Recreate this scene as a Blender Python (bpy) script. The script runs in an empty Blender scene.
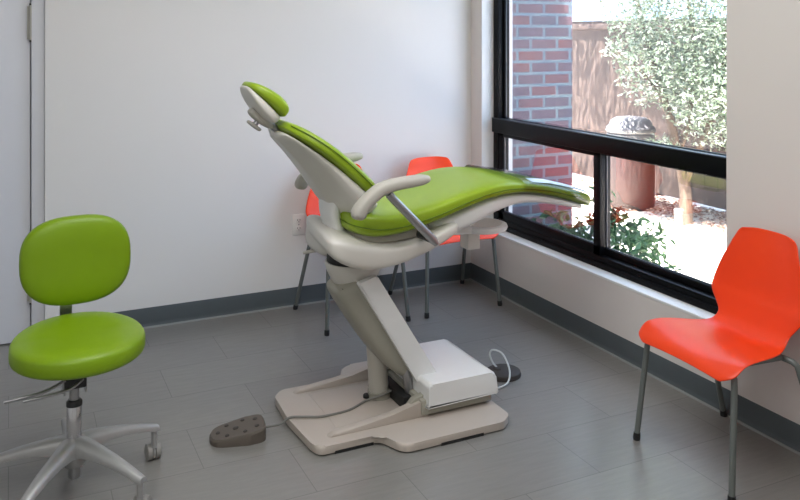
import bpy, bmesh, math, random
from mathutils import Vector, Matrix, Euler
R = math.radians
random.seed(7)
SC = bpy.context.scene
COL = SC.collection

# ------------------------------------------------------------------ materials
def s2l(c):
    return tuple(((v/255)/12.92 if v/255 <= .04045 else ((v/255+.055)/1.055)**2.4) for v in c)

def new_mat(name):
    m = bpy.data.materials.new(name); m.use_nodes = True
    nt = m.node_tree
    return m, nt, nt.nodes['Principled BSDF']

def mat(name, rgb, rough=.5, metal=0, var=.06, scale=12, bump=0, bscale=120, spec=None, coat=0):
    m, nt, b = new_mat(name)
    c = s2l(rgb)
    tc = nt.nodes.new('ShaderNodeTexCoord')
    nz = nt.nodes.new('ShaderNodeTexNoise'); nz.inputs['Scale'].default_value = scale
    nz.inputs['Detail'].default_value = 4
    nt.links.new(tc.outputs['Object'], nz.inputs['Vector'])
    mx = nt.nodes.new('ShaderNodeMix'); mx.data_type = 'RGBA'
    mx.inputs['A'].default_value = tuple(v*(1-var) for v in c)+(1,)
    mx.inputs['B'].default_value = tuple(min(1, v*(1+var)) for v in c)+(1,)
    nt.links.new(nz.outputs['Fac'], mx.inputs['Factor'])
    nt.links.new(mx.outputs['Result'], b.inputs['Base Color'])
    b.inputs['Roughness'].default_value = rough
    b.inputs['Metallic'].default_value = metal
    if spec is not None: b.inputs['Specular IOR Level'].default_value = spec
    if coat: b.inputs['Coat Weight'].default_value = coat
    if bump:
        n2 = nt.nodes.new('ShaderNodeTexNoise'); n2.inputs['Scale'].default_value = bscale
        nt.links.new(tc.outputs['Object'], n2.inputs['Vector'])
        bp = nt.nodes.new('ShaderNodeBump'); bp.inputs['Strength'].default_value = bump
        bp.inputs['Distance'].default_value = .003
        nt.links.new(n2.outputs['Fac'], bp.inputs['Height'])
        nt.links.new(bp.outputs['Normal'], b.inputs['Normal'])
    return m

def floor_mat():
    m, nt, b = new_mat('floor_tile'); N = nt.nodes.new; L = nt.links.new
    tc = N('ShaderNodeTexCoord'); mp = N('ShaderNodeMapping')
    # 0.61 x 0.305 m tiles laid in half bond, long side along the back wall
    mp.inputs['Location'].default_value = (-1.825+.61*4, -2.225+.306*9, 0)
    L(tc.outputs['Object'], mp.inputs['Vector'])
    br = N('ShaderNodeTexBrick'); br.offset = .5; br.squash = 1
    br.inputs['Scale'].default_value = 1
    br.inputs['Brick Width'].default_value = .61; br.inputs['Row Height'].default_value = .306
    br.inputs['Mortar Size'].default_value = .0016; br.inputs['Mortar Smooth'].default_value = .4
    br.inputs['Color1'].default_value = s2l((132, 130, 125))+(1,)
    br.inputs['Color2'].default_value = s2l((126, 124, 120))+(1,)
    br.inputs['Mortar'].default_value = s2l((94, 92, 90))+(1,)
    L(mp.outputs['Vector'], br.inputs['Vector'])
    m2 = N('ShaderNodeMapping'); m2.inputs['Scale'].default_value = (5, 34, 1)
    L(tc.outputs['Object'], m2.inputs['Vector'])
    nz = N('ShaderNodeTexNoise'); nz.inputs['Scale'].default_value = 1.6; nz.inputs['Detail'].default_value = 7
    nz.inputs['Roughness'].default_value = .65
    L(m2.outputs['Vector'], nz.inputs['Vector'])
    rp = N('ShaderNodeValToRGB'); rp.color_ramp.elements[0].position = .3; rp.color_ramp.elements[1].position = .7
    rp.color_ramp.elements[0].color = (.9, .9, .9, 1); rp.color_ramp.elements[1].color = (1.07, 1.07, 1.07, 1)
    L(nz.outputs['Fac'], rp.inputs['Fac'])
    mu = N('ShaderNodeMix'); mu.data_type = 'RGBA'; mu.blend_type = 'MULTIPLY'; mu.inputs['Factor'].default_value = 1
    L(br.outputs['Color'], mu.inputs['A']); L(rp.outputs['Color'], mu.inputs['B'])
    L(mu.outputs['Result'], b.inputs['Base Color'])
    b.inputs['Roughness'].default_value = .28
    b.inputs['Specular IOR Level'].default_value = .7
    bp = N('ShaderNodeBump'); bp.inputs['Strength'].default_value = .25; bp.inputs['Distance'].default_value = .002
    L(nz.outputs['Fac'], bp.inputs['Height']); L(bp.outputs['Normal'], b.inputs['Normal'])
    return m

def brick_mat():
    m, nt, b = new_mat('garden_brick'); N = nt.nodes.new; L = nt.links.new
    tc = N('ShaderNodeTexCoord')
    sp = N('ShaderNodeSeparateXYZ'); cb = N('ShaderNodeCombineXYZ'); ad = N('ShaderNodeMath')
    L(tc.outputs['Object'], sp.inputs['Vector'])
    L(sp.outputs['X'], ad.inputs[0]); L(sp.outputs['Y'], ad.inputs[1])
    L(ad.outputs[0], cb.inputs['X']); L(sp.outputs['Z'], cb.inputs['Y'])
    mp = N('ShaderNodeMapping'); mp.inputs['Location'].default_value = (.03, 1.0, 0)
    L(cb.outputs['Vector'], mp.inputs['Vector'])
    br = N('ShaderNodeTexBrick'); br.offset = .5
    br.inputs['Scale'].default_value = 1
    br.inputs['Brick Width'].default_value = .21; br.inputs['Row Height'].default_value = .0775
    br.inputs['Mortar Size'].default_value = .0115; br.inputs['Mortar Smooth'].default_value = .25
    br.inputs['Bias'].default_value = -.1
    br.inputs['Color1'].default_value = s2l((88, 58, 64))+(1,)
    br.inputs['Color2'].default_value = s2l((64, 64, 80))+(1,)
    br.inputs['Mortar'].default_value = s2l((84, 104, 114))+(1,)
    L(mp.outputs['Vector'], br.inputs['Vector'])
    nz = N('ShaderNodeTexNoise'); nz.inputs['Scale'].default_value = 5; nz.inputs['Detail'].default_value = 5
    L(tc.outputs['Object'], nz.inputs['Vector'])
    rp = N('ShaderNodeValToRGB')
    rp.color_ramp.elements[0].position = .3; rp.color_ramp.elements[0].color = (.78, .86, .98, 1)
    rp.color_ramp.elements[1].position = .7; rp.color_ramp.elements[1].color = (1.25, 1.12, 1.05, 1)
    L(nz.outputs['Fac'], rp.inputs['Fac'])
    mu = N('ShaderNodeMix'); mu.data_type = 'RGBA'; mu.blend_type = 'MULTIPLY'; mu.inputs['Factor'].default_value = 1
    L(br.outputs['Color'], mu.inputs['A']); L(rp.outputs['Color'], mu.inputs['B'])
    L(mu.outputs['Result'], b.inputs['Base Color'])
    b.inputs['Roughness'].default_value = .9
    bp = N('ShaderNodeBump'); bp.inputs['Strength'].default_value = .5; bp.inputs['Distance'].default_value = .006
    bp.invert = True
    L(br.outputs['Fac'], bp.inputs['Height']); L(bp.outputs['Normal'], b.inputs['Normal'])
    return m

def glass_mat(name, tint=(1, 1, 1), gl=.22, alpha_rough=.0, fres=1.45):
    m = bpy.data.materials.new(name); m.use_nodes = True
    nt = m.node_tree; nt.nodes.clear(); N = nt.nodes.new; L = nt.links.new
    o = N('ShaderNodeOutputMaterial'); mx = N('ShaderNodeMixShader')
    tr = N('ShaderNodeBsdfTransparent'); tr.inputs['Color'].default_value = tint+(1,)
    g = N('ShaderNodeBsdfGlossy'); g.inputs['Roughness'].default_value = alpha_rough
    f = N('ShaderNodeFresnel'); f.inputs['IOR'].default_value = fres
    mt = N('ShaderNodeMath'); mt.operation = 'MULTIPLY'; mt.inputs[1].default_value = gl
    L(f.outputs['Fac'], mt.inputs[0]); L(mt.outputs[0], mx.inputs['Fac'])
    L(tr.outputs[0], mx.inputs[1]); L(g.outputs[0], mx.inputs[2]); L(mx.outputs[0], o.inputs['Surface'])
    return m

def leaf_mat(name, cols, trans=.35, rough=.5):
    m, nt, b = new_mat(name); N = nt.nodes.new; L = nt.links.new
    g = N('ShaderNodeNewGeometry'); rp = N('ShaderNodeValToRGB')
    el = rp.color_ramp.elements
    while len(el) < len(cols): el.new(.5)
    for i, c in enumerate(cols):
        el[i].position = i/(len(cols)-1); el[i].color = s2l(c)+(1,)
    L(g.outputs['Random Per Island'], rp.inputs['Fac']); L(rp.outputs['Color'], b.inputs['Base Color'])
    b.inputs['Roughness'].default_value = rough
    t = N('ShaderNodeBsdfTranslucent'); mx = N('ShaderNodeMixShader'); mx.inputs['Fac'].default_value = trans
    L(rp.outputs['Color'], t.inputs['Color'])
    o = nt.nodes['Material Output']
    L(b.outputs[0], mx.inputs[1]); L(t.outputs[0], mx.inputs[2]); L(mx.outputs[0], o.inputs['Surface'])
    return m

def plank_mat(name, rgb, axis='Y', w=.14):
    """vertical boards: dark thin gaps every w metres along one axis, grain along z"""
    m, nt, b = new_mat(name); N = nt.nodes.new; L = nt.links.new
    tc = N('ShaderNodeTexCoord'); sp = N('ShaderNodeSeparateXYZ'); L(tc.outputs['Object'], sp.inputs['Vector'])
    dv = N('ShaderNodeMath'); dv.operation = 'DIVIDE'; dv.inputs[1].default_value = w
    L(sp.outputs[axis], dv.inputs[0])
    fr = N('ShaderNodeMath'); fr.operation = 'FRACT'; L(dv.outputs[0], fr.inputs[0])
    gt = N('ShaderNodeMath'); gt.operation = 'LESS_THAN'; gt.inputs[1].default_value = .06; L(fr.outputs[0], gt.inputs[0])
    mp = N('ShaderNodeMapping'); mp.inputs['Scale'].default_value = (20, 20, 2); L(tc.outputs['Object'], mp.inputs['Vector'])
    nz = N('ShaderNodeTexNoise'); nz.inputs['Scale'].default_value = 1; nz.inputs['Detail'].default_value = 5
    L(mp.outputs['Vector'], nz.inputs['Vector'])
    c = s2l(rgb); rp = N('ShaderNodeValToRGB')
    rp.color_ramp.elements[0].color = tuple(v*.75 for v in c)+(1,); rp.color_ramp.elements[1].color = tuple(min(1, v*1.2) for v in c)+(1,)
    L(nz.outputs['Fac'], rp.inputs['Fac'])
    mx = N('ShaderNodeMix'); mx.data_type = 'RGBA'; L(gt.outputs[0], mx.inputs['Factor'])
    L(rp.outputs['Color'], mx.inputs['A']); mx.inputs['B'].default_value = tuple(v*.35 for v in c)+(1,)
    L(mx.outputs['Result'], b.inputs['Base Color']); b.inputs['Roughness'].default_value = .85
    return m

M = dict(
    wall=mat('wall_paint', (228, 227, 225), .7, var=.015, scale=3, bump=.06, bscale=260),
    wall_right=mat('wall_paint_warm_bounce', (222, 216, 211), .7, var=.015, scale=3, bump=.06, bscale=260),  # wall paint tinted warmer and darker to carry the bounced light
    sill=mat('sill_paint', (232, 232, 230), .5, var=.02),
    ceiling=mat('ceiling_paint', (232, 232, 230), .8, var=.01),
    door=mat('door_paint', (220, 222, 228), .5, var=.01),
    floor=floor_mat(),
    base=mat('rubber_baseboard', (78, 86, 89), .55, var=.04),
    base_toe=mat('baseboard_toe', (140, 143, 141), .5, var=.04),
    frame=mat('black_window_metal', (9, 10, 12), .42, var=.1, spec=.14),
    seal=mat('window_seal', (52, 58, 66), .4, var=.05),
    glass=glass_mat('window_glass'),
    green=mat('lime_vinyl', (142, 170, 30), .36, var=.05, scale=18, bump=.08, bscale=300),
    seam=mat('dark_lime_seam', (92, 120, 14), .6),
    stoolgreen=mat('stool_lime_vinyl', (122, 156, 4), .4, var=.05, scale=14, bump=.08, bscale=300),
    plate=mat('floor_plate_enamel', (182, 172, 162), .42, var=.03),
    caster=mat('caster_grey', (140, 138, 134), .5),
    cream=mat('cream_enamel', (216, 212, 204), .38, var=.02),
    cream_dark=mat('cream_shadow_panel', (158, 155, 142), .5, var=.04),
    white=mat('white_cover', (232, 232, 230), .4, var=.02),
    grey_plastic=mat('armrest_grey', (186, 182, 172), .5, var=.03),
    steel=mat('satin_steel', (170, 170, 172), .32, .85, var=.05),
    chrome=mat('chrome', (205, 205, 208), .14, 1, var=.02),
    alu=mat('cast_aluminium', (176, 176, 176), .42, .55, var=.04),
    dark=mat('dark_gap', (28, 28, 28), .6, var=.1),
    black=mat('black_plastic', (30, 31, 33), .45, var=.1),
    pedal=mat('pedal_rubber', (92, 84, 76), .6, var=.08, bump=.1),
    pedal_dark=mat('pedal_rubber_dark', (62, 56, 52), .65, var=.08),
    cable=mat('grey_cable', (122, 121, 116), .5),
    cable_white=mat('pale_cable', (205, 208, 206), .5),
    orange=mat('orange_plastic', (242, 66, 16), .38, var=.02, scale=6),
    leg=mat('grey_leg_metal', (112, 117, 114), .45, .3, var=.05),
    outlet=mat('outlet_plastic', (238, 238, 234), .4, var=.01),
    plastic=glass_mat('clear_sleeve', (.93, .95, .95), .75, .12, 1.6),
    sleeve_glint=mat('sleeve_glint', (196, 216, 232), .3, var=.03),  # bluish glint on the plastic, painted as a pale strip
    brick=brick_mat(),
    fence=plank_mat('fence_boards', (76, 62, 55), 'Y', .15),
    post=mat('fence_post', (78, 64, 58), .85, var=.15),
    ground=mat('pale_gravel', (214, 204, 192), .95, var=.22, scale=22, bump=.4, bscale=90),
    mulch=leaf_mat('mulch_chips', [(96, 66, 56), (140, 104, 88), (190, 160, 140)], .05, .9),
    bark=mat('bark', (92, 76, 64), .9, var=.3, scale=30, bump=.6, bscale=60),
    leaf=leaf_mat('tree_leaf', [(82, 98, 74), (128, 144, 118), (196, 204, 190), (104, 124, 96)], .3, .35),  # near-white tone puts sun glints into the leaf colour
    shrub=leaf_mat('shaded_shrub_leaf', [(40, 74, 50), (62, 104, 68), (98, 136, 92)], .3),  # greens darkened to carry the shade of the building
    shrub_sunlit=leaf_mat('sunlit_shrub_leaf', [(70, 100, 66), (112, 142, 98), (84, 116, 76)], .3),  # paler greens, sunlight put into the leaf colour
    dry=leaf_mat('dry_leaf', [(84, 38, 28), (120, 64, 42), (140, 96, 68)], .3),
    bin=mat('bin_brown_shaded', (58, 43, 40), .55, var=.15, scale=5),  # brown darkened to carry the shade of the tree
    binband=mat('bin_grey', (92, 92, 92), .6, var=.1),
    lid=mat('bin_lid', (84, 82, 86), .7, var=.1),  # lid grey darkened for shading too
    pvc=mat('pipe_white', (122, 120, 116), .5, var=.03),
    brass=mat('hinge_metal', (178, 176, 168), .4, .3, var=.05),
)

# ------------------------------------------------------------------ object helpers
def link(name, me, parent=None, m=None, smooth=40):
    o = bpy.data.objects.new(name, me); COL.objects.link(o)
    if m is not None: me.materials.append(m)
    if smooth:
        me.polygons.foreach_set('use_smooth', [True]*len(me.polygons))
        try: me.set_sharp_from_angle(angle=R(smooth))
        except Exception: pass
    if parent is not None: o.parent = parent
    return o

def obj(name, bm, m, parent=None, smooth=40, sub=0):
    bmesh.ops.recalc_face_normals(bm, faces=bm.faces)
    me = bpy.data.meshes.new(name); bm.to_mesh(me); bm.free()
    o = link(name, me, parent, m, smooth if not sub else 180)
    if sub:
        md = o.modifiers.new('Subdivision', 'SUBSURF'); md.levels = sub; md.render_levels = sub
    return o

def thing(name, label, cat, loc=(0, 0, 0), rz=0, group=None):
    o = bpy.data.objects.new(name, None); COL.objects.link(o)
    o.location = loc; o.rotation_euler = (0, 0, rz); o.empty_display_size = .1
    o['label'] = label; o['category'] = cat
    if group: o['group'] = group
    return o

def tag(o, label, cat, group=None):
    o['label'] = label; o['category'] = cat
    if group: o['group'] = group
    return o

def struct(o):
    o['kind'] = 'structure'; return o

def merge(*bms):
    a = bms[0]
    for b in bms[1:]:
        me = bpy.data.meshes.new('tmp'); b.to_mesh(me); b.free(); a.from_mesh(me); bpy.data.meshes.remove(me)
    return a

def box(x0, x1, y0, y1, z0, z1, bev=0, seg=2):
    bm = bmesh.new()
    bmesh.ops.create_cube(bm, size=1)
    bmesh.ops.scale(bm, vec=(x1-x0, y1-y0, z1-z0), verts=bm.verts)
    bmesh.ops.translate(bm, vec=((x0+x1)/2, (y0+y1)/2, (z0+z1)/2), verts=bm.verts)
    if bev: bmesh.ops.bevel(bm, geom=bm.edges[:], offset=bev, segments=seg, affect='EDGES', profile=.5)
    return bm

def loft(rings, cap=True, closed=False):
    bm = bmesh.new()
    vs = [[bm.verts.new(p) for p in r] for r in rings]
    n = len(rings[0])
    pairs = list(zip(vs, vs[1:])) + ([(vs[-1], vs[0])] if closed else [])
    for a, b in pairs:
        for i in range(n):
            bm.faces.new((a[i], a[(i+1) % n], b[(i+1) % n], b[i]))
    if cap and not closed:
        bm.faces.new(vs[0][::-1]); bm.faces.new(vs[-1])
    return bm

def catmull(pts, n=8):
    pts = [Vector(p) for p in pts]; out = []
    for i in range(len(pts)-1):
        p0 = pts[max(i-1, 0)]; p1 = pts[i]; p2 = pts[i+1]; p3 = pts[min(i+2, len(pts)-1)]
        for k in range(n):
            t = k/n
            out.append(.5*((2*p1)+(p2-p0)*t+(2*p0-5*p1+4*p2-p3)*t*t+(3*p1-p0-3*p2+p3)*t**3))
    out.append(pts[-1]); return out

def tube(path, r, n=12, smooth=0, ends=True):
    path = catmull(path, smooth) if smooth else [Vector(p) for p in path]
    rs = r if isinstance(r, (list, tuple)) else None
    rings = []
    up = None
    for i, p in enumerate(path):
        d = (path[min(i+1, len(path)-1)]-path[max(i-1, 0)]).normalized()
        if up is None:
            up = d.orthogonal().normalized()
        up = (up-d*up.dot(d)).normalized()
        s = d.cross(up)
        if rs:
            f = i/(len(path)-1)*(len(rs)-1); k = min(int(f), len(rs)-2); rr = rs[k]+(rs[k+1]-rs[k])*(f-k)
        else: rr = r
        rings.append([p+(up*math.cos(2*math.pi*k/n)+s*math.sin(2*math.pi*k/n))*rr for k in range(n)])
    return loft(rings)

def lathe(prof, c=(0, 0, 0), n=32):
    """prof: list of (r, z) bottom to top"""
    rings = [[(c[0]+max(r, 1e-4)*math.cos(2*math.pi*k/n), c[1]+max(r, 1e-4)*math.sin(2*math.pi*k/n), c[2]+z) for k in range(n)] for r, z in prof]
    return loft(rings)

def sgnpow(v, e): return math.copysign(abs(v)**e, v)

def superell(c, rx, ry, rz, e1=.6, e2=1.0, nu=40, nv=20, warp=None):
    rings = []
    for j in range(1, nv):
        ph = -math.pi/2+math.pi*j/nv
        cz = sgnpow(math.cos(ph), e1); sz = sgnpow(math.sin(ph), e1)
        rr = []
        for i in range(nu):
            th = 2*math.pi*i/nu
            p = Vector((rx*cz*sgnpow(math.cos(th), e2), ry*cz*sgnpow(math.sin(th), e2), rz*sz))
            if warp: p = warp(p)
            rr.append(p+Vector(c))
        rings.append(rr)
    return loft(rings)

def yring(x, cy, w, z0, z1, e=.55, n=32, dish=0):
    """closed ring in a yz-plane"""
    r = []
    for k in range(n):
        a = 2*math.pi*(k+.5)/n
        y = w*sgnpow(math.cos(a), e); z = (z0+z1)/2+(z1-z0)/2*sgnpow(math.sin(a), e)
        if dish and math.sin(a) > 0: z -= dish*(1-(y/w)**2)
        r.append((x, cy+y, z))
    return r

def prism_y(pts, y0, y1, bev=0, seg=2):
    """polygon in xz extruded along y"""
    bm = bmesh.new()
    a = [bm.verts.new((x, y0, z)) for x, z in pts]; b = [bm.verts.new((x, y1, z)) for x, z in pts]
    n = len(pts)
    bm.faces.new(a); bm.faces.new(b[::-1])
    for i in range(n): bm.faces.new((a[i], b[i], b[(i+1) % n], a[(i+1) % n]))
    if bev: bmesh.ops.bevel(bm, geom=bm.edges[:], offset=bev, segments=seg, affect='EDGES', profile=.5)
    return bm

def round_poly(pts, rads, n=6):
    out = []; N = len(pts)
    for i in range(N):
        p = Vector(pts[i]).to_2d(); a = Vector(pts[i-1]).to_2d(); b = Vector(pts[(i+1) % N]).to_2d()
        r = rads[i] if isinstance(rads, (list, tuple)) else rads
        if r <= 0: out.append((p.x, p.y)); continue
        da = (a-p).normalized(); db = (b-p).normalized()
        ang = da.angle(db); t = min(r/math.tan(ang/2), (a-p).length*.49, (b-p).length*.49)
        q0 = p+da*t; q1 = p+db*t
        for k in range(n+1):
            s = k/n; out.append(tuple((q0*(1-s)**2+p*2*s*(1-s)+q1*s*s)))
    return out

def prism_z(pts, z0, z1, bev=0, seg=3, top_inset=0):
    bm = bmesh.new()
    a = [bm.verts.new((x, y, z0)) for x, y in pts]; b = [bm.verts.new((x, y, z1)) for x, y in pts]
    n = len(pts)
    bm.faces.new(a[::-1]); top = bm.faces.new(b)
    for i in range(n): bm.faces.new((a[i], a[(i+1) % n], b[(i+1) % n], b[i]))
    if bev:
        bmesh.ops.bevel(bm, geom=list(top.edges), offset=bev, segments=seg, affect='EDGES', profile=.5)
    return bm

# ------------------------------------------------------------------ the room
XW, YB, ZC = 2.558, 4.334, 2.7          # window wall, back wall, ceiling
XL, YF = -2.4, -1.6
WY0, WY1, WZ0, WZ1 = 2.352, 4.212, .345, 2.2   # window opening
XE = 2.78                                # outer face of the window wall

struct(obj('floor', box(XL-.1, XE, YF-.1, YB+.35, -.06, 0), M['floor'], smooth=0))
struct(obj('ceiling', box(XL-.1, XE, YF-.1, YB+.35, ZC, ZC+.1), M['ceiling'], smooth=0))
struct(obj('wall_right', merge(box(XW, XE, YF, YB+.3, 0, WZ0-.012), box(XW, XE, YF, YB+.3, WZ1, ZC),
                               box(XW, XE, YF, WY0, WZ0-.012, WZ1), box(XW, XE, WY1, YB+.3, WZ0-.012, WZ1)), M['wall_right'], smooth=0))
struct(obj('wall_back', merge(box(.154, XW, YB, YB+.3, 0, ZC), box(-.86, .154, YB, YB+.3, 2.1, ZC), box(XL, -.86, YB, YB+.3, 0, ZC), box(-.86, .154, YB+.2, YB+.3, 0, 2.1)), M['wall'], smooth=0))  # last box added behind the door to stop light leaking in
struct(obj('wall_left', box(XL-.1, XL, YF, YB+.3, 0, ZC), M['wall'], smooth=0))
struct(obj('wall_front', box(XL, XW, YF-.1, YF, 0, ZC), M['wall'], smooth=0))
# white sill board and painted reveal
struct(obj('trim_1', box(XW-.002, XE-.06, WY0, WY1, WZ0-.012, WZ0, .002), M['sill']))
struct(obj('trim_2', box(XW+.002, 2.64, WY1-.004, WY1+.002, WZ0, WZ1), M['sill'], smooth=0))
# door in its recess at the far left
struct(obj('trim_3', merge(box(.094, .154, YB+.02, YB+.2, 0, 2.1, .004), box(-.86, -.80, YB+.02, YB+.2, 0, 2.1, .004), box(-.80, .094, YB+.02, YB+.2, 2.04, 2.1, .004)), M['door']))
d = struct(obj('door_1', box(-.796, .090, YB+.045, YB+.09, .006, 2.036, .003), M['door']))
for z in (.28, 1.56):
    h = obj('hinge', merge(tube([(.092, YB+.03, z-.085), (.092, YB+.03, z+.085)], .009, 12), box(.075, .112, YB+.038, YB+.047, z-.08, z+.08)), M['brass'], d)
    obj('hinge_tip', merge(tube([(.092, YB+.03, z+.085), (.092, YB+.03, z+.094)], .007, 10), tube([(.092, YB+.03, z-.094), (.092, YB+.03, z-.085)], .007, 10)), M['dark'], h)
# baseboards: cove profile with a pale toe
def cove(name, along, a0, a1):
    prof = [(0, 0), (.014, 0), (.011, .006), (.0055, .016), (.004, .025), (.004, .097), (.0025, .1), (0, .1)]
    toe = [(0, 0), (.017, 0), (.014, .007), (0, .007)]
    for nm, pr, mm in ((name, prof, M['base']), (None, toe, M['base_toe'])):
        bm = bmesh.new(); ends = []
        for a in (a0, a1):
            ends.append([bm.verts.new((a, YB-q, z) if along == 'x' else (XW-q, a, z)) for q, z in pr])
        n = len(pr)
        for i in range(n): bm.faces.new((ends[0][i], ends[1][i], ends[1][(i+1) % n], ends[0][(i+1) % n]))
        bm.faces.new(ends[0]); bm.faces.new(ends[1][::-1])
        if nm: root = struct(obj(nm, bm, mm))
        else: obj('toe', bm, mm, root)
cove('baseboard_back', 'x', .154, XW)
cove('baseboard_right', 'y', YF, YB-.004)

# the window
XF = 2.64
fr = merge(
    box(XF, XF+.075, WY1-.062, WY1-.004, WZ0, WZ1, .004),            # far jamb
    box(XF, XF+.075, WY0+.002, WY0+.06, WZ0, WZ1, .004),             # near jamb
    box(XF, XF+.075, WY0+.002, WY1-.004, WZ0, WZ0+.058, .004),       # bottom
    box(XF-.012, XF+.03, WY0+.002, WY1-.004, WZ0, WZ0+.03, .003),    # bottom lip
    box(XF, XF+.075, WY0+.002, WY1-.004, WZ1-.06, WZ1-.001, .004),   # head
    box(XF-.012, XF+.075, WY0+.002, WY1-.004, .915, 1.000, .004),    # transom
)
w = struct(obj('window_1', fr, M['frame']))
obj('transom_glint', box(XF-.0135, XF+.02, WY0+.004, WY1-.006, .9965, 1.0015, .001), M['seal'], w)  # paler strip painted as the reflected light along the transom top
def sash(name, y0, y1, z0, z1, x0, st):
    b = merge(box(x0, x0+.035, y0, y0+st, z0, z1, .003), box(x0, x0+.035, y1-st, y1, z0, z1, .003),
              box(x0, x0+.035, y0, y1, z0, z0+st, .003), box(x0, x0+.035, y0, y1, z1-st*.5, z1, .003))
    s = obj(name, b, M['frame'], w)
    obj('pane', box(x0+.014, x0+.018, y0+st*.5, y1-st*.5, z0+st*.5, z1-.01), M['glass'], s, smooth=0)
    t = .004
    obj('seal', merge(box(x0+.008, x0+.014, y0+st-.001, y0+st+t, z0+st, z1-st*.5), box(x0+.008, x0+.014, y1-st-t, y1-st+.001, z0+st, z1-st*.5),
                      box(x0+.008, x0+.014, y0+st, y1-st, z0+st-.001, z0+st+t)), M['seal'], s)
    return s
sash('sliding_sash', 3.225, WY1-.058, WZ0+.054, .918, XF+.004, .050)
sash('fixed_sash', WY0+.045, 3.262, WZ0+.054, .918, XF+.038, .036)
sash('upper_sash', WY0+.045, WY1-.055, .972, WZ1-.05, XF+.03, .028)

# wall outlet
o = thing('wall_outlet', 'white duplex electrical outlet on the back wall behind the dental chair', 'outlet', (1.447, YB, .447))
pl = obj('cover_plate', box(-.035, .035, -.006, 0, -.0575, .0575, .003), M['outlet'], o)
for z in (-.0225, .0225):
    rc = obj('receptacle', prism_y(round_poly([(-.017, z-.014), (.017, z-.014), (.017, z+.014), (-.017, z+.014)], .009), -.0085, -.004, .001), M['outlet'], o)
    obj('slot', merge(box(-.008, -.0055, -.009, -.008, z-.001, z+.008), box(.0055, .008, -.009, -.008, z-.001, z+.008), box(-.002, .002, -.009, -.008, z-.009, z-.005)), M['dark'], rc, smooth=0)
obj('screw', lathe([(.0035, 0), (.0035, .002)], n=12), M['steel'], o).rotation_euler = (R(90), 0, 0)
o.children[-1].location = (0, -.006, 0)

# ------------------------------------------------------------------ dental chair
DC = thing('dental_chair', 'lime green upholstered dental patient chair, reclined on a cream pedestal and floor plate', 'dental chair', (1.4, 3.0, 0))
CX, CY = 1.4, 3.0
def P(name, bm, m, parent=DC, **k):
    o = obj(name, bm, m, parent, **k)
    if parent is DC: o.location = (-CX, -CY, 0)      # meshes are written in room coordinates
    return o

# floor plate
pts = [(.975, 2.785), (.990, 2.732), (1.225, 2.732), (1.270, 2.618), (1.69, 2.618), (1.742, 2.66),
       (1.742, 3.32), (1.70, 3.372), (1.33, 3.372), (1.27, 3.25), (1.01, 3.25), (.968, 3.20), (.958, 3.0)]
out = round_poly(pts, [.05, .05, .05, .06, .05, .05, .05, .05, .06, .05, .05, .05, .3])
bp = P('base_plate', prism_z(out, .006, .034, .014), M['plate'])
for q in ((1.05, 1.20, 2.7305, 2.80), (1.42, 1.60, 2.6165, 2.70), (1.42, 1.64, 3.30, 3.36), (.99, 1.02, 2.9, 3.1), (1.70, 1.735, 2.8, 3.2)):
    obj('rubber_pad', box(*q, 0, .011), M['dark'], bp, smooth=0)
for yy, s in ((2.80, 1), (3.20, -1)):
    rib = [(1.04, .030), (1.07, .048), (1.30, .066), (1.42, .092), (1.46, .095), (1.46, .030)]
    obj('rib', prism_y(rib, yy-.017, yy+.017, .008), M['plate'], bp)
obj('floor_pan', box(1.10, 1.44, 2.84, 3.16, .0325, .0355, .001), M['plate'], bp)
# lower frame and hinged cover
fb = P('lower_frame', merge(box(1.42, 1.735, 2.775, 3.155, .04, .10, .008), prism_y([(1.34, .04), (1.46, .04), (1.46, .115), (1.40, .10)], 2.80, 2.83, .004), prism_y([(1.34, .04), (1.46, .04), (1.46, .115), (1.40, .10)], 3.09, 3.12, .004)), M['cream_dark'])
for xx in (1.452, 1.60):
    bm = lathe([(.007, 0), (.007, .004)], n=14); bmesh.ops.rotate(bm, cent=(0, 0, 0), matrix=Matrix.Rotation(R(90), 3, 'X'), verts=bm.verts)
    bmesh.ops.translate(bm, vec=(xx, 2.776 if xx > 1.5 else 2.7995, .088 if xx > 1.5 else .075), verts=bm.verts); obj('bolt', bm, M['dark'], fb)
prof = round_poly([(1.44, .074), (1.44, .165), (1.738, .165), (1.75, .078)], [.003, .018, .024, .004])
bx = P('base_cover', prism_y(prof, 2.752, 3.145, .010, 3), M['white'])
# lift arm (parallelogram): underside shade put into the body colour, near side cover painted bright
rings = []
va = Vector((.484, 0, -.875)); vm = Vector((-.875, 0, -.484))
for t, yy, mu, ml in [(-.026, .06, .088, .0), (-.020, .09, .108, -.01), (.01, .098, .112, -.03), (.12, .098, .106, -.04), (.26, .098, .094, -.04), (.36, .096, .076, -.04), (.42, .09, .052, -.035), (.46, .08, .03, -.03), (.47, .06, .015, -.02)]:
    c = Vector((1.225, 2.972, .548))+va*t
    rings.append([c+Vector((0, yy*sgnpow(math.cos(2*math.pi*(k+.5)/28), .5), 0))+vm*((mu+ml)/2+(mu-ml)/2*sgnpow(math.sin(2*math.pi*(k+.5)/28), .62)) for k in range(28)])
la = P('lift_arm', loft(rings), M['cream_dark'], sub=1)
cov = [(1.190, .556), (1.268, .578), (1.542, .135), (1.535, .10), (1.49, .055)]
obj('side_cover', prism_y(round_poly(cov, [.006, .012, .02, .015, .01], 4), 2.85, 2.878, .006, 3), M['white'], la)
obj('side_cover', prism_y(round_poly(cov, [.006, .012, .02, .015, .01], 4), 3.064, 3.092, .006, 3), M['white'], la)
obj('hinge_slot', box(1.145, 1.165, 2.90, 2.95, .505, .530), M['dark'], la, smooth=0)
obj('pivot_bracket', merge(prism_y(round_poly([(1.19, .60), (1.25, .60), (1.26, .52), (1.20, .53)], .01), 2.89, 2.915, .004)), M['cream'], la)
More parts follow.
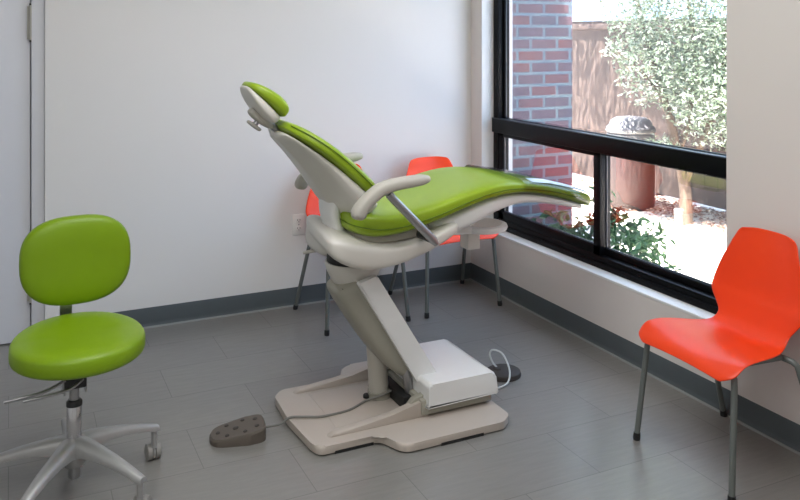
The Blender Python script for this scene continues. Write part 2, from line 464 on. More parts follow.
hc = P('hydraulic_cylinder', tube([(1.352, 3.02, .034), (1.335, 3.02, .28)], .040, 24), M['grey_plastic'])
obj('cylinder_collar', tube([(1.353, 3.02, .034), (1.350, 3.02, .065)], .047, 24), M['cream_dark'], hc)
P('pivot_shade', box(1.385, 1.425, 2.86, 3.08, .034, .085, .004), M['dark'])  # dark block standing in for the shade of an opening
P('pivot_rod', tube([(1.43, 2.9, .085), (1.40, 2.9, .24)], .018, 16), M['steel'])
P('cable_gland', merge(lathe([(.014, 0), (.014, .012), (.010, .016)], (1.30, 3.03, .034), 16)), M['dark'])
# turning neck
nk = [(.05, .495), (.066, .505), (.088, .54), (.106, .575), (.115, .603), (.112, .612)]
P('pedestal_neck', lathe(nk, (1.225, 2.985, 0), 40), M['cream'])
P('swivel_gap_shade', lathe([(.106, .606), (.106, .645)], (1.225, 2.985, 0), 40), M['dark'])  # dark ring painted as the shade between neck and shell
# seat shell: boat shaped carrier
S = [(1.070, .18, .715, .745), (1.075, .22, .697, .757), (1.10, .243, .670, .765), (1.15, .25, .634, .752), (1.22, .25, .612, .730), (1.31, .25, .622, .714),
     (1.40, .25, .646, .722), (1.48, .25, .676, .745), (1.54, .245, .704, .770), (1.572, .24, .722, .774), (1.584, .225, .735, .765)]
P('seat_shell', loft([[(q[0]+.14*(q[1]-3.0)*max(0, min(1, (1.3-x)/.2)), q[1], q[2]) for q in yring(x, 3.0, w_, a, b, .42, 32)] for x, w_, a, b in S]), M['cream'], sub=1)
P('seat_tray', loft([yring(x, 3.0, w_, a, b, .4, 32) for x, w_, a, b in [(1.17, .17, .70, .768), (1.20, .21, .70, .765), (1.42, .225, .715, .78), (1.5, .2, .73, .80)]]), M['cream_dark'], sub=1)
# rear bracket that carries the back
P('rear_bracket', loft([yring(x, 3.115, w_, a, b, .6, 24) for x, w_, a, b in [(1.098, .08, .645, .700), (1.105, .11, .628, .722), (1.13, .13, .618, .730), (1.19, .13, .615, .725), (1.25, .11, .625, .70)]]), M['cream'], sub=1)
up = []
for x, z, t, hw in [(1.178, .67, .036, .07), (1.153, .72, .034, .065), (1.130, .78, .030, .062), (1.123, .84, .032, .068), (1.14, .90, .036, .08)]:
    up.append([(x-t, 2.985-hw, z), (x-t*.3, 2.985-hw-.012, z), (x+t, 2.985-hw, z), (x+t, 2.985+hw, z), (x-t*.3, 2.985+hw+.012, z), (x-t, 2.985+hw, z)])
P('back_upright', loft(up), M['white'], sub=2)
P('release_lever', tube([(1.18, 3.14, .632), (1.13, 3.16, .618), (1.082, 3.18, .608)], [.011, .008, .006], 12), M['grey_plastic'])

# seat and leg cushion: one continuous pad
ST = [(1.146, .13, .775, .820), (1.151, .175, .762, .833), (1.170, .21, .750, .842), (1.205, .24, .740, .842), (1.25, .25, .736, .835), (1.32, .25, .740, .832), (1.40, .25, .754, .842),
      (1.50, .25, .779, .862), (1.60, .25, .811, .888), (1.70, .248, .839, .908), (1.78, .245, .853, .914), (1.86, .24, .856, .909), (1.95, .235, .845, .895), (2.05, .225, .823, .878),
      (2.15, .213, .792, .853), (2.23, .195, .764, .828), (2.275, .17, .750, .811), (2.295, .13, .750, .797)]
sc_ = P('seat_cushion', loft([yring(x, 3.0, w_, a, b, .45, 36, dish=.006) for x, w_, a, b in ST]), M['green'], sub=1)
near = [(x, 3.0-w_*1.0, a+(b-a)*.42) for x, w_, a, b in ST[3:-2]]; far = [(x, 3.0+w_*1.0, a+(b-a)*.42) for x, w_, a, b in ST[3:-2]]
rear = [(1.169, 2.79, .788), (1.150, 2.84, .790), (1.144, 2.9, .793), (1.143, 3.0, .794), (1.144, 3.1, .793), (1.150, 3.16, .790), (1.169, 3.21, .788)]
obj('piping', tube(near[::-1]+rear+far, .0022, 8, smooth=4), M['seam'], sc_)
LB = [(1.46, .16, .69, .765), (1.50, .20, .69, .79), (1.60, .225, .715, .818), (1.68, .228, .742, .846), (1.76, .226, .780, .860), (1.86, .222, .806, .864), (1.95, .216, .804, .852),
      (2.05, .206, .786, .830), (2.15, .193, .764, .799), (2.22, .172, .746, .774), (2.26, .14, .738, .760)]
P('leg_rest_shell', loft([yring(x, 3.0, w_, a, b, .5, 28) for x, w_, a, b in LB]), M['white'], sub=1)
# clear protective sleeve over the foot end
SL = [(1.88, .243, .848, .917), (1.93, .243, .842, .906), (2.02, .238, .822, .894), (2.12, .228, .792, .868), (2.20, .212, .764, .844), (2.265, .19, .744, .821), (2.31, .15, .738, .806)]
sl = P('foot_sleeve', loft([yring(x, 3.0, w_, a, b, .5, 28) for x, w_, a, b in SL], cap=False), M['plastic'], sub=1)
strip = [[(x, 3.0-w_*.70, b+.001), (x, 2.999-w_*.93, b-.008), (x, 3.0-w_*.92, b-.0105), (x, 3.002-w_*.79, b-.002)] for x, w_, a, b in SL[1:6]]
obj('sleeve_glint', loft(strip), M['sleeve_glint'], sl)
# round bracket under the leg rest
br_ = P('mount_bracket', merge(loft([yring(x, 2.97, w_, a, b, .6, 20) for x, w_, a, b in [(1.52, .05, .68, .74), (1.60, .06, .675, .74), (1.72, .065, .672, .718)]]),
                               lathe([(.092, .675), (.106, .680), (.110, .690), (.107, .700), (.097, .704)], (1.805, 2.97, 0), 36)), M['white'])
obj('stub', merge(box(1.715, 1.775, 2.93, 3.0, .605, .69, .006)), M['cream'], br_)
obj('tray_inset', lathe([(.086, .703), (.086, .7055)], (1.805, 2.97, 0), 36), M['cream'], br_)

# backrest: built in its own frame u (up along the back), n (towards the sitter)
P0 = Vector((1.228, 0, .918)); U = Vector((-.78, 0, .626)).normalized(); Nn = Vector((.626, 0, .78)).normalized()
def bk(u, y, n): p = P0+U*u+Nn*n; return (p.x, 3.0+y, p.z)
def bring(u, w_, n0, n1, e=.5, n=32, bend=0):
    r = []
    for k in range(n):
        a = 2*math.pi*(k+.5)/n
        r.append(bk(u, w_*sgnpow(math.cos(a), e), (n0+n1)/2+(n1-n0)/2*sgnpow(math.sin(a), e)+bend))
    return r
BC = [(-.018, .16, -.015, .012), (-.012, .205, -.027, .022), (.01, .235, -.033, .028), (.06, .247, -.033, .030), (.14, .249, -.030, .030), (.22, .245, -.027, .030), (.28, .228, -.025, .028), (.33, .200, -.024, .026), (.365, .166, -.024, .022), (.388, .13, -.02, .016), (.395, .09, -.012, .006)]
def bend(u): return -.02*(1-((u-.2)/.24)**2)+.02 if False else .012*math.sin(max(0, min(1, u/.43))*math.pi)
bc = P('backrest_cushion', loft([bring(u, w_, a, b, .45, 36, bend(u)) for u, w_, a, b in BC]), M['green'], sub=1)
for s in (-1, 1):
    obj('piping', tube([bk(u, s*w_*1.0, (a+b)/2+.006+bend(u)) for u, w_, a, b in BC[2:-1]], .0022, 8, smooth=4), M['seam'], bc)
SH = []
for u, w_, d, e_ in [(-.058, .18, .060, .7), (-.050, .214, .092, .80), (-.02, .236, .115, .80), (.04, .242, .116, .66), (.12, .238, .098, .50), (.21, .222, .074, .40), (.30, .190, .052, .36), (.36, .150, .040, .36), (.39, .105, .034, .36)]:
    n0 = -.024+bend(u)
    h = [(w_, n0), (w_*.995, n0-.008), (w_*.95, n0-e_*d), (w_*.40, n0-.84*d), (w_*.345, n0-.93*d), (w_*.28, n0-1.0*d), (w_*.12, n0-1.01*d)]
    SH.append([bk(u, a, b) for a, b in h]+[bk(u, -a, b) for a, b in h[::-1]])
P('backrest_shell', loft(SH), M['cream'], sub=1)
# headrest
H0 = Vector((.922, 0, 1.196)); HU = Vector((-.775, 0, .632)).normalized(); HN = Vector((.632, 0, .775)).normalized()
def hk(u, y, n): p = H0+HU*u+HN*n; return (p.x, 3.0+y, p.z)
def hring(u, w_, n0, n1, e=.55, n=28):
    r = []
    for k in range(n):
        a = 2*math.pi*(k+.5)/n
        r.append(hk(u, w_*sgnpow(math.cos(a), e), (n0+n1)/2+(n1-n0)/2*sgnpow(math.sin(a), e)))
    return r
P('headrest_cushion', loft([hring(u, w_, a, b) for u, w_, a, b in [(-.005, .07, .0, .02), (.0, .09, -.006, .035), (.018, .106, -.008, .048), (.052, .112, -.006, .054), (.09, .11, -.002, .052), (.132, .100, .0, .044), (.160, .084, .002, .034), (.176, .058, .006, .024)]]), M['green'], sub=1)
hs = P('headrest_shell', loft([hring(u, w_, a, b) for u, w_, a, b in [(.004, .06, -.034, -.006), (.010, .085, -.046, -.004), (.035, .100, -.052, -.004), (.08, .105, -.046, .002), (.125, .096, -.031, .005), (.160, .08, -.014, .006), (.176, .052, .0, .008)]]), M['cream'], sub=1)
obj('headrest_bracket', loft([hring(u, w_, a, b, .6, 20) for u, w_, a, b in [(-.012, .016, -.054, -.044), (-.004, .026, -.066, -.040), (.045, .032, -.072, -.038), (.092, .030, -.070, -.036), (.104, .018, -.060, -.042)]]), M['grey_plastic'], hs, sub=1)
obj('headrest_knob', loft([hring(u, w_, a, b, .7, 20) for u, w_, a, b in [(.020, .015, -.092, -.082), (.025, .022, -.096, -.081), (.075, .022, -.097, -.082), (.081, .015, -.093, -.085)]]), M['grey_plastic'], hs, sub=1)
obj('knob_stem', tube([hk(.05, 0, -.086), hk(.05, 0, -.06)], .010, 14), M['steel'], hs)
P('headrest_post', tube([hk(.05, 0, -.05), hk(-.03, 0, -.046), hk(-.07, 0, -.046)], .014, 14), M['steel'])
# armrests
for s in (-1, 1):
    yy = 3.0+s*.318
    path = catmull([(1.116, yy, .842), (1.126, yy, .876), (1.168, yy, .917), (1.21, yy, .944), (1.27, yy, .957), (1.34, yy, .963), (1.405, yy, .968)], 4)
    rings = []
    N_ = len(path)
    for i, p in enumerate(path):
        dd = (path[min(i+1, N_-1)]-path[max(i-1, 0)]).normalized(); nn = Vector((-dd.z, 0, dd.x))
        f = i/(N_-1); k = 1.0
        if f < .08: k = .55+f/.08*.45
        if f > .9: k = 1-(f-.9)/.1*.5
        hw = .031*k; hh = (.028-.008*f)*k
        rings.append([p+Vector((0, hw*sgnpow(math.cos(2*math.pi*q/16), .75), 0))+nn*hh*sgnpow(math.sin(2*math.pi*q/16), .75) for q in range(16)])
    ar = P('armrest', loft(rings), M['grey_plastic'], sub=1)
    obj('arm_post', tube([(1.238, yy, .925), (1.255, yy, .905), (1.42, yy, .738), (1.434, yy, .722)], [.0155, .0155, .0165, .012], 20), M['steel'], ar)
    obj('arm_pivot', tube([(1.41, yy-s*.005, .745), (1.405, 3.0+s*.24, .745)], .017, 18), M['black'], ar)

# foot controls, each with its cord
fp = thing('foot_control', 'dark brown wedge foot control with round buttons, lying left of the chair base', 'foot pedal', (.768, 3.0, 0), R(-8))
ov = round_poly([(-.105, -.055), (.03, -.074), (.098, -.062), (.098, .062), (.03, .074), (-.105, .055)], [.06, .08, .045, .045, .08, .06], 8)
bm = bmesh.new()
top = lambda x: .022+.030*(x+.105)/.2
ra = [bm.verts.new((x, y, 0)) for x, y in ov]; rb = [bm.verts.new((x, y, top(x)-.008)) for x, y in ov]; rc = [bm.verts.new((x*.95, y*.94, top(x*.95))) for x, y in ov]
for A, B in ((ra, rb), (rb, rc)):
    for i in range(len(ov)): bm.faces.new((A[i], A[(i+1) % len(ov)], B[(i+1) % len(ov)], B[i]))
bm.faces.new(ra[::-1]); bm.faces.new(rc)
obj('pedal_body', bm, M['pedal'], fp, smooth=30)
for x, y, r in [(-.01, 0, .011), (-.075, 0, .008), (-.045, -.038, .008), (-.04, .038, .008), (.02, -.045, .008), (.02, .045, .008), (.065, -.028, .009), (.065, .028, .009)]:
    b = lathe([(r, -.003), (r, .002), (r*.7, .004)], (0, 0, 0), 16); bmesh.ops.rotate(b, cent=(0, 0, 0), matrix=Matrix.Rotation(-math.atan(.17), 3, 'Y'), verts=b.verts)
    bmesh.ops.translate(b, vec=(x, y, top(x)), verts=b.verts); obj('button', b, M['pedal_dark'], fp)
cd = obj('cord', tube([(.855, 2.985, .025), (.885, 2.99, .022), (.93, 2.995, .02), (.965, 2.99, .039), (1.02, 2.97, .039), (1.08, 2.945, .039), (1.19, 2.95, .039), (1.28, 2.99, .042), (1.34, 2.97, .060), (1.40, 2.98, .07)], .0045, 10, smooth=6), M['cable'])
mi = (Matrix.Translation(fp.location) @ Matrix.Rotation(R(-8), 4, 'Z')).inverted()
cd.data.transform(mi); cd.parent = fp

fp2 = thing('foot_switch', 'small flat dark disc foot switch with looped pale cord, right behind the chair base', 'foot pedal', (1.962, 3.045, 0))
obj('switch_body', merge(lathe([(.085, 0), (.087, .006), (.083, .02), (.076, .024)], (0, 0, 0), 32), ), M['pedal_dark'], fp2).scale = (.92, .86, 1)
obj('switch_boss', lathe([(.02, .022), (.018, .03), (.006, .034)], (-.02, .02, 0), 18), M['pedal_dark'], fp2)
obj('cord', tube([(-.02, .02, .03), (-.035, .03, .05), (-.045, .04, .085), (-.032, .035, .105), (-.005, 0, .095), (-.005, -.055, .05), (-.035, -.095, .016), (-.08, -.11, .006), (-.14, -.11, .005), (-.20, -.09, .005)], .004, 10, smooth=6), M['cable_white'], fp2)

# ------------------------------------------------------------------ operator stool
SX, SY = .19, 2.87
st = thing('dentist_stool', 'lime green round operator stool with oval backrest on a five-arm caster base', 'stool', (SX, SY, 0), R(3))
def stool_warp(p):
    q = p.copy()
    if p.z > 0: q.z += .016*(p.y/.22) if p.y > 0 else .0
    r = math.hypot(p.x, p.y)/.22
    if p.z > 0: q.z -= .010*max(0, 1-r*1.1)
    return q
obj('seat', superell((.014, .0, .480), .209, .212, .046, .5, 1.0, 48, 24, stool_warp), M['stoolgreen'], st)
def back_warp(p):
    q = p.copy(); q.y += .25*p.x*p.x - .12*max(0, p.z)*0.5
    if p.z < 0: q.x *= 1-.0*p.z
    q.x += 0
    return q
bm = superell((0, 0, 0), .184, .153, .040, .6, .76, 48, 20)
bmesh.ops.rotate(bm, cent=(0, 0, 0), matrix=Matrix.Rotation(R(90), 3, 'X'), verts=bm.verts)
for v in bm.verts: v.co = back_warp(v.co); v.co.y += -.12*v.co.z*-1*.5
bmesh.ops.translate(bm, vec=(.032, .205, .712), verts=bm.verts)
obj('backrest', bm, M['stoolgreen'], st)
obj('backrest_bar', merge(loft([[(x-.020, y-.003, z), (x+.020, y-.003, z), (x+.020, y+.003, z), (x-.020, y+.003, z)] for x, y, z in [tuple(p) for p in catmull([(0, .03, .405), (.0, .15, .402), (0, .215, .42), (.0, .235, .47), (.0, .225, .56), (.01, .235, .70)], 5)]])), M['steel'], st)
mch = obj('seat_mechanism', merge(box(-.055, .055, -.07, .07, .405, .44, .004), box(-.034, .034, -.035, .035, .352, .41, .005)), M['black'], st)
for xs in (-.033, .033): obj('side_lug', box(xs-.003, xs+.003, -.03, .03, .335, .395, .001), M['steel'], mch)
obj('lever', tube([(-.03, -.03, .385), (-.09, -.06, .375), (-.15, -.07, .372), (-.21, -.06, .365)], .005, 10, smooth=5), M['steel'], st)
obj('lever', tube([(.02, -.045, .385), (-.02, -.085, .378), (-.08, -.10, .375), (-.16, -.10, .372)], .005, 10, smooth=5), M['steel'], st)
obj('gas_lift', lathe([(.0155, .29), (.0155, .36)], (0, 0, 0), 20), M['steel'], st)
obj('lift_sleeve', merge(lathe([(.024, .155), (.024, .30), (.020, .306)], (0, 0, 0), 24)), M['chrome'], st)
obj('lift_collar', lathe([(.0252, .288), (.0252, .300), (.019, .3075)], (0, 0, 0), 24), M['black'], st)
obj('base_hub', lathe([(.033, .095), (.040, .11), (.047, .145), (.040, .168), (.029, .182)], (0, 0, 0), 28), M['alu'], st)
obj('hub_stub', lathe([(.017, .052), (.019, .056), (.019, .10)], (0, 0, 0), 20), M['steel'], st)
for k in range(5):
    a = R(17+72*k)
    rings = []
    for r, z, wd, hh in [(.02, .158, .034, .030), (.06, .162, .028, .024), (.12, .157, .024, .017), (.18, .147, .021, .013), (.24, .132, .018, .011), (.275, .120, .0165, .011), (.30, .113, .014, .010)]:
        rings.append([(r*math.cos(a)-y*math.sin(a), r*math.sin(a)+y*math.cos(a), z+zz) for y, zz in
                      [(-wd, -hh), (-wd, hh*.2), (-wd*.62, hh*.9), (0, hh), (wd*.62, hh*.9), (wd, hh*.2), (wd, -hh), (wd*.5, -hh*.6), (0, -hh*.5), (-wd*.5, -hh*.6)]])
    am = obj('base_arm', loft(rings), M['alu'], st, smooth=50)
    c = Vector((.286*math.cos(a), .286*math.sin(a), 0))
    ca = a+(1.9 if k != 0 else 1.35)
    t = Vector((math.cos(ca), math.sin(ca), 0)); n_ = Vector((-t.y, t.x, 0))
    wc = c+t*.014+Vector((0, 0, .0275))
    wh = merge(*[tube([wc+n_*s*.004, wc+n_*s*.006, wc+n_*s*.022, wc+n_*s*.0245], [.023, .0275, .0275, .023], 24) for s in (-1, 1)])
    cs = obj('caster', wh, M['caster'], am, smooth=50)
    obj('caster_hood', merge(tube([c+Vector((0, 0, .045)), c+Vector((0, 0, .105))], .010, 14), tube([wc+n_*.003, wc-n_*.003], .0245, 20)), M['alu'], am)

# ------------------------------------------------------------------ orange chairs
ORANGE = []
def make_chair():
    t = thing('side_chair', '', 'chair', group='orange plastic side chairs')
    prof = catmull([(-.222, .384, .185), (-.210, .402, .222), (-.18, .416, .236), (-.11, .424, .232), (-.03, .418, .214), (.045, .411, .188), (.092, .418, .168), (.122, .446, .162), (.140, .482, .184), (.155, .522, .209), (.170, .560, .213), (.186, .640, .188), (.202, .71, .155), (.216, .762, .136), (.221, .781, .118)], 3)
    n = 14; bm = bmesh.new(); rows = []
    for i, p in enumerate(prof):
        s = i/(len(prof)-1); row = []
        for k in range(n+1):
            f = -1+2*k/n; x = p.z*f
            isb = max(0, min(1, (p.y-.44)/.1))
            y = p.x - isb*.028*f*f - (0 if isb > 0 else 0)
            z = p.y + (1-isb)*.012*f*f*(1 if p.x > -.17 else .2) - (.010*f*f if p.x < -.19 else 0)
            if p.y > .74: z -= .018*max(0, abs(f)-.6)
            row.append(bm.verts.new((x, y, z)))
        rows.append(row)
    for a, b in zip(rows, rows[1:]):
        for k in range(n): bm.faces.new((a[k], a[k+1], b[k+1], b[k]))
    sh = obj('seat_shell', bm, M['orange'], t, sub=1)
    md = sh.modifiers.new('Solidify', 'SOLIDIFY'); md.thickness = .007; md.offset = 0
    sh.modifiers.move(1, 0)
    obj('under_frame', merge(tube([(-.15, -.17, .400), (.15, -.17, .400)], .009, 12), tube([(-.15, .10, .392), (.15, .10, .392)], .009, 12),
                             tube([(-.15, -.17, .400), (-.15, .10, .392)], .009, 12), tube([(.15, -.17, .400), (.15, .10, .392)], .009, 12)), M['leg'], t)
    for sx in (-1, 1):
        for fr_ in (True, False):
            if fr_: path = [(sx*.15, -.17, .398), (sx*.188, -.172, .397), (sx*.203, -.176, .385), (sx*.207, -.179, .36), (sx*.228, -.212, .012)]
            else: path = [(sx*.15, .10, .391), (sx*.185, .105, .389), (sx*.200, .112, .378), (sx*.204, .118, .352), (sx*.240, .225, .012)]
            lg = obj('leg', tube(path, .0105, 14), M['leg'], t)
            e = Vector(path[-1]); d_ = (e-Vector(path[-2])).normalized()
            obj('foot_cap', tube([e-d_*.015, e+d_*.004, Vector((e.x, e.y, 0))], [.0125, .0135, .012], 14), M['black'], lg)
    return t

def copy_tree(o, parent=None):
    c = o.copy(); COL.objects.link(c)
    if parent is not None: c.parent = parent
    for ch in list(o.children): copy_tree(ch, c)
    return c
c1 = make_chair()
for i, (loc, rz, lab) in enumerate([
        ((2.30, 2.112, 0), R(-90-2), 'orange plastic chair with grey legs standing under the window at the right edge'),
        ((1.652, 4.045, 0), R(1), 'orange plastic chair against the back wall, mostly hidden behind the dental chair backrest'),
        ((2.222, 4.05, 0), R(0), 'orange plastic chair in the far corner, seen past the green leg rest')]):
    o = c1 if i == 0 else copy_tree(c1)
    o.location = loc; o.rotation_euler = (0, 0, rz); o['label'] = lab

# ------------------------------------------------------------------ outside
GZ = -.04
struct(obj('ground', box(XE, 16, -6, 16, GZ-.1, GZ), M['ground'], smooth=0))
struct(obj('wall_garden', box(XE, 3.415, 4.45, 4.95, GZ, 3.0), M['brick'], smooth=0))
struct(obj('trim_4', box(XE-.3, 2.975, -2, 4.95, 2.82, 2.95), M['door'], smooth=0))     # roof eave

FX = 5.62
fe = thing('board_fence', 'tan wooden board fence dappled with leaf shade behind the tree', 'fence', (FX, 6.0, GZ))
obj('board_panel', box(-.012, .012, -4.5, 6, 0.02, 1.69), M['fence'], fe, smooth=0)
obj('top_rail', box(-.05, .0, -4.5, 6, 1.60, 1.66, .004), M['post'], fe)
for y in range(-4, 7, 2): obj('post', box(.012, .10, y-.05, y+.05, 0, 1.72, .005), M['post'], fe)

def leaves(n, sampler, ln, wd, droop=.3):
    vs, fs = [], []
    for _ in range(n):
        c = sampler()
        d = Vector((random.gauss(0, 1), random.gauss(0, 1), random.gauss(-droop, .6))).normalized()
        s = d.cross(Vector((random.gauss(0, 1), random.gauss(0, 1), random.gauss(0, 1)))).normalized()
        nn = d.cross(s)
        L_ = ln*random.uniform(.7, 1.3); W_ = wd*random.uniform(.75, 1.25)
        i = len(vs)
        vs += [c, c+d*L_*.45+s*W_*.5+nn*W_*.15, c+d*L_-nn*L_*.12, c+d*L_*.45-s*W_*.5+nn*W_*.15]
        fs += [(i, i+1, i+2), (i, i+2, i+3)]
    return vs, fs
def leaf_obj(name, data, m, parent):
    me = bpy.data.meshes.new(name); me.from_pydata([tuple(v) for v in data[0]], [], data[1]); me.update()
    return link(name, me, parent, m, 0)
def in_ell(c, r):
    while True:
        p = Vector((random.uniform(-1, 1), random.uniform(-1, 1), random.uniform(-1, 1)))
        if .1 < p.length < 1: return Vector(c)+Vector((p.x*r[0], p.y*r[1], p.z*r[2]))

# the tree by the fence
TX, TY = 4.95, 4.98
tr = thing('garden_tree', 'loose pale green leafy tree standing against the fence outside', 'tree', (TX, TY, GZ))
tk = merge(tube([(0, 0, 0), (.02, .01, .25), (-.02, .05, .55), (-.10, .12, 1.0), (-.16, .3, 1.6), (-.1, .6, 2.3)], [.062, .048, .042, .034, .024, .012], 12, smooth=4),
           tube([(.0, .02, .3), (.08, -.06, .6), (.18, -.16, 1.0), (.22, -.25, 1.7), (.2, -.3, 2.4)], [.034, .03, .026, .02, .01], 10, smooth=4),
           tube([(-.03, .05, .55), (.06, .0, .9), (.08, -.02, 1.5), (.0, .1, 2.3)], [.026, .022, .018, .01], 10, smooth=4),
           tube([(-.10, .12, 1.0), (-.28, .2, 1.25), (-.48, .25, 1.4)], [.016, .012, .006], 8, smooth=3),
           tube([(.18, -.16, 1.0), (.3, -.35, 1.25), (.4, -.6, 1.4)], [.016, .012, .006], 8, smooth=3),
           tube([(-.1, .6, 2.3), (.0, 1.2, 2.6), (.1, 1.9, 2.7)], [.014, .012, .006], 8, smooth=3))
obj('trunk', tk, M['bark'], tr)
clusters = [((-.32, .22, 1.95), (.30, .30, .45), 900), ((-.02, .05, 1.75), (.40, .40, .60), 1500), ((.25, -.25, 1.6), (.38, .42, .65), 1600), ((.1, -.1, 1.2), (.34, .38, .42), 900),
            ((.32, -.45, 1.15), (.32, .36, .50), 900), ((-.20, .15, 1.25), (.28, .26, .30), 420), ((.30, -.5, .72), (.24, .3, .32), 420), ((.1, .0, 1.1), (.3, .3, .25), 300), ((-.35, .28, 1.42), (.22, .18, .12), 130),
            ((.1, .0, 2.4), (.7, .8, .4), 1500), ((.1, .9, 2.55), (.55, .7, .28), 700), ((.2, 1.9, 2.55), (.45, .8, .25), 560), ((.3, -1.0, 2.1), (.4, .6, .5), 700), ((.38, 1.4, 2.45), (.24, 1.5, .35), 900), ((.46, .2, 2.2), (.2, .9, .3), 500), ((.15, -.25, 1.0), (.40, .45, .35), 700), ((-.12, .10, .66), (.13, .13, .07), 60)]
vs, fs = [], []
for c, r, n in clusters:
    big = c[1] > 1; r = tuple(v*1.1 for v in r)  # unseen high clusters, leaves enlarged to shape the dapple on the fence
    a, b = leaves(int(n*(1.0 if big else 2.7)), lambda: in_ell(c, r), .075 if big else .044, .034 if big else .0155)
    k = len(vs); vs += a; fs += [tuple(i+k for i in f) for f in b]
leaf_obj('foliage', (vs, fs), M['leaf'], tr)

# outdoor bin in front of the fence
bn = thing('outdoor_bin', 'brown cylindrical outdoor bin with grey domed lid near the fence', 'bin', (5.02, 5.70, GZ))
obj('bin_body', lathe([(.19, 0), (.205, .02), (.21, .30), (.205, .62), (.20, .64)], n=36), M['bin'], bn)
obj('bin_band', lathe([(.203, .58), (.209, .585), (.209, .66), (.19, .665)], n=36), M['binband'], bn)
ld = obj('bin_lid', lathe([(.200, .665), (.214, .68), (.214, .715), (.19, .735), (.175, .775), (.135, .80), (.05, .812)], n=36), M['lid'], bn)
obj('rim', lathe([(.212, .676), (.219, .69), (.212, .704)], n=36), M['pvc'], ld)

# short pipe stub
tag(obj('pipe_stub', lathe([(.032, 0), (.032, .16), (.036, .162), (.036, .195), (.028, .2)], (0, 0, 0), 20), M['pvc']), 'short pale capped pipe sticking up from the bright gravel by the tree trunk', 'pipe').location = (4.65, 4.74, GZ)

# shrubs below the window
def shrub(name, label, loc, m, spots, ln, wd, stems, extra=None):
    t = thing(name, label, 'shrub', loc, group='shrubs under the window')
    b = []
    for (x, y, z) in stems:
        b.append(tube([(x*.15, y*.15, 0), (x*.5, y*.5, z*.6), (x, y, z)], [.007, .005, .003], 8, smooth=3))
    obj('stem', merge(*b), M['bark'], t)
    vs, fs = [], []
    for c, r, n in spots:
        a, q = leaves(n, lambda: in_ell(c, r), ln, wd, .5)
        k = len(vs); vs += a; fs += [tuple(i+k for i in f) for f in q]
    leaf_obj('foliage', (vs, fs), m, t)
    if extra:
        a, q = leaves(extra[2], lambda: in_ell(extra[0], extra[1]), ln, wd*.8, .4)
        leaf_obj('dry_foliage', (a, q), M['dry'], t)['label'] = 'reddish brown dry leaves'
    return t
shrub('leafy_shrub', 'shaded green leafy shrub with reddish dry leaves below the left window pane', (3.12, 3.97, GZ), M['shrub'],
      [((0, 0, .25), (.24, .26, .18), 200), ((-.12, .08, .22), (.16, .18, .16), 120), ((.16, -.1, .33), (.2, .2, .16), 130), ((-.1, .12, .36), (.15, .15, .12), 70), ((.14, -.02, .56), (.05, .05, .10), 14), ((.05, .05, .1), (.25, .3, .1), 90)], .085, .034,
      [(0, 0, .4), (.15, -.1, .48), (-.1, .12, .46), (.15, .08, .4), (-.1, -.15, .35), (.14, -.02, .60)], ((.17, -.02, .44), (.10, .09, .07), 70))
shrub('leafy_shrub', 'pale sunlit leafy shrub seen low through the right window pane', (3.50, 3.98, GZ), M['shrub_sunlit'],
      [((0, 0, .2), (.2, .22, .16), 150), ((.08, -.08, .28), (.16, .16, .12), 80), ((0.1, 0, .08), (.25, .25, .08), 70)], .075, .026,
      [(0, 0, .34), (.1, -.1, .36), (-.1, .1, .3), (.12, .1, .3)])

# leaf litter along the fence
vs, fs = leaves(5200, lambda: Vector((min(FX-.06, max(3.7, FX-.06-abs(random.gauss(0, .42)))), random.uniform(3.2, 8.5), GZ+random.uniform(.004, .03))), .05, .02, 0)
vs = [Vector((v.x, v.y, max(GZ+.002, GZ+.012+(v.z-GZ)*.35))) for v in vs]
lt = leaf_obj('leaf_litter', (vs, fs), M['mulch'], None); lt['kind'] = 'stuff'
tag(lt, 'brown fallen leaf litter on the ground along the fence', 'leaf litter')

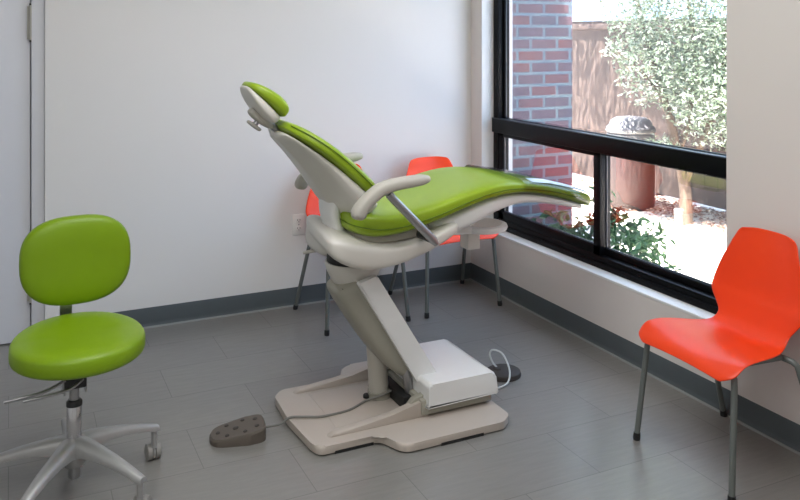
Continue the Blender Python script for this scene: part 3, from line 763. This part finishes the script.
# ------------------------------------------------------------------ light
wd_ = bpy.data.worlds.new('sky'); SC.world = wd_; wd_.use_nodes = True
nt = wd_.node_tree; bg = nt.nodes['Background']
sky = nt.nodes.new('ShaderNodeTexSky'); sky.sky_type = 'HOSEK_WILKIE'; sky.turbidity = 4; sky.sun_direction = Vector((-.3, -.12, 1)).normalized()
mx = nt.nodes.new('ShaderNodeMix'); mx.data_type = 'RGBA'; mx.inputs['Factor'].default_value = .75
mx.inputs['B'].default_value = (.66, .90, 1.30, 1)
nt.links.new(sky.outputs['Color'], mx.inputs['A']); nt.links.new(mx.outputs['Result'], bg.inputs['Color'])
bg.inputs['Strength'].default_value = 4.8

def lamp(name, kind, loc, energy, col=(1, 1, 1), **k):
    l = bpy.data.lights.new(name, kind); l.energy = energy; l.color = col
    for a, v in k.items(): setattr(l, a, v)
    o = bpy.data.objects.new(name, l); COL.objects.link(o); o.location = loc; return o
s = lamp('sun', 'SUN', (0, 0, 8), 62, (1, .96, .92), angle=R(.53))
s.rotation_euler = Vector((.3, .12, -1)).to_track_quat('-Z', 'Y').to_euler()
po = lamp('window_portal', 'AREA', (XE+.01, (WY0+WY1)/2, (WZ0+WZ1)/2), 1, shape='RECTANGLE', size=WY1-WY0, size_y=WZ1-WZ0)
po.data.cycles.is_portal = True
po.rotation_euler = Vector((-1, 0, 0)).to_track_quat('-Z', 'Z').to_euler()
a = lamp('ceiling_fill', 'AREA', (.9, 1.9, ZC-.02), 40, (.98, .99, 1), shape='RECTANGLE', size=1.6, size_y=1.6)  # unseen fill light added below the ceiling, no fixture there
b = lamp('ceiling_fill', 'AREA', (-.8, .2, ZC-.02), 34, (1, .99, .975), shape='RECTANGLE', size=1.4, size_y=1.4)  # second added fill, brightens the left of the room

# ------------------------------------------------------------------ camera
cam = bpy.data.cameras.new('camera'); co = bpy.data.objects.new('camera', cam); COL.objects.link(co)
co.location = (0, 0, 1.5); co.rotation_euler = (R(90), 0, -math.atan(390/815))
cam.sensor_width = 36; cam.lens = 36*815/800; cam.shift_y = -(250-35)/800
cam.clip_start = .05
SC.camera = co
SC.view_settings.view_transform = 'Standard'
SC.view_settings.look = 'None'
SC.view_settings.exposure = 0
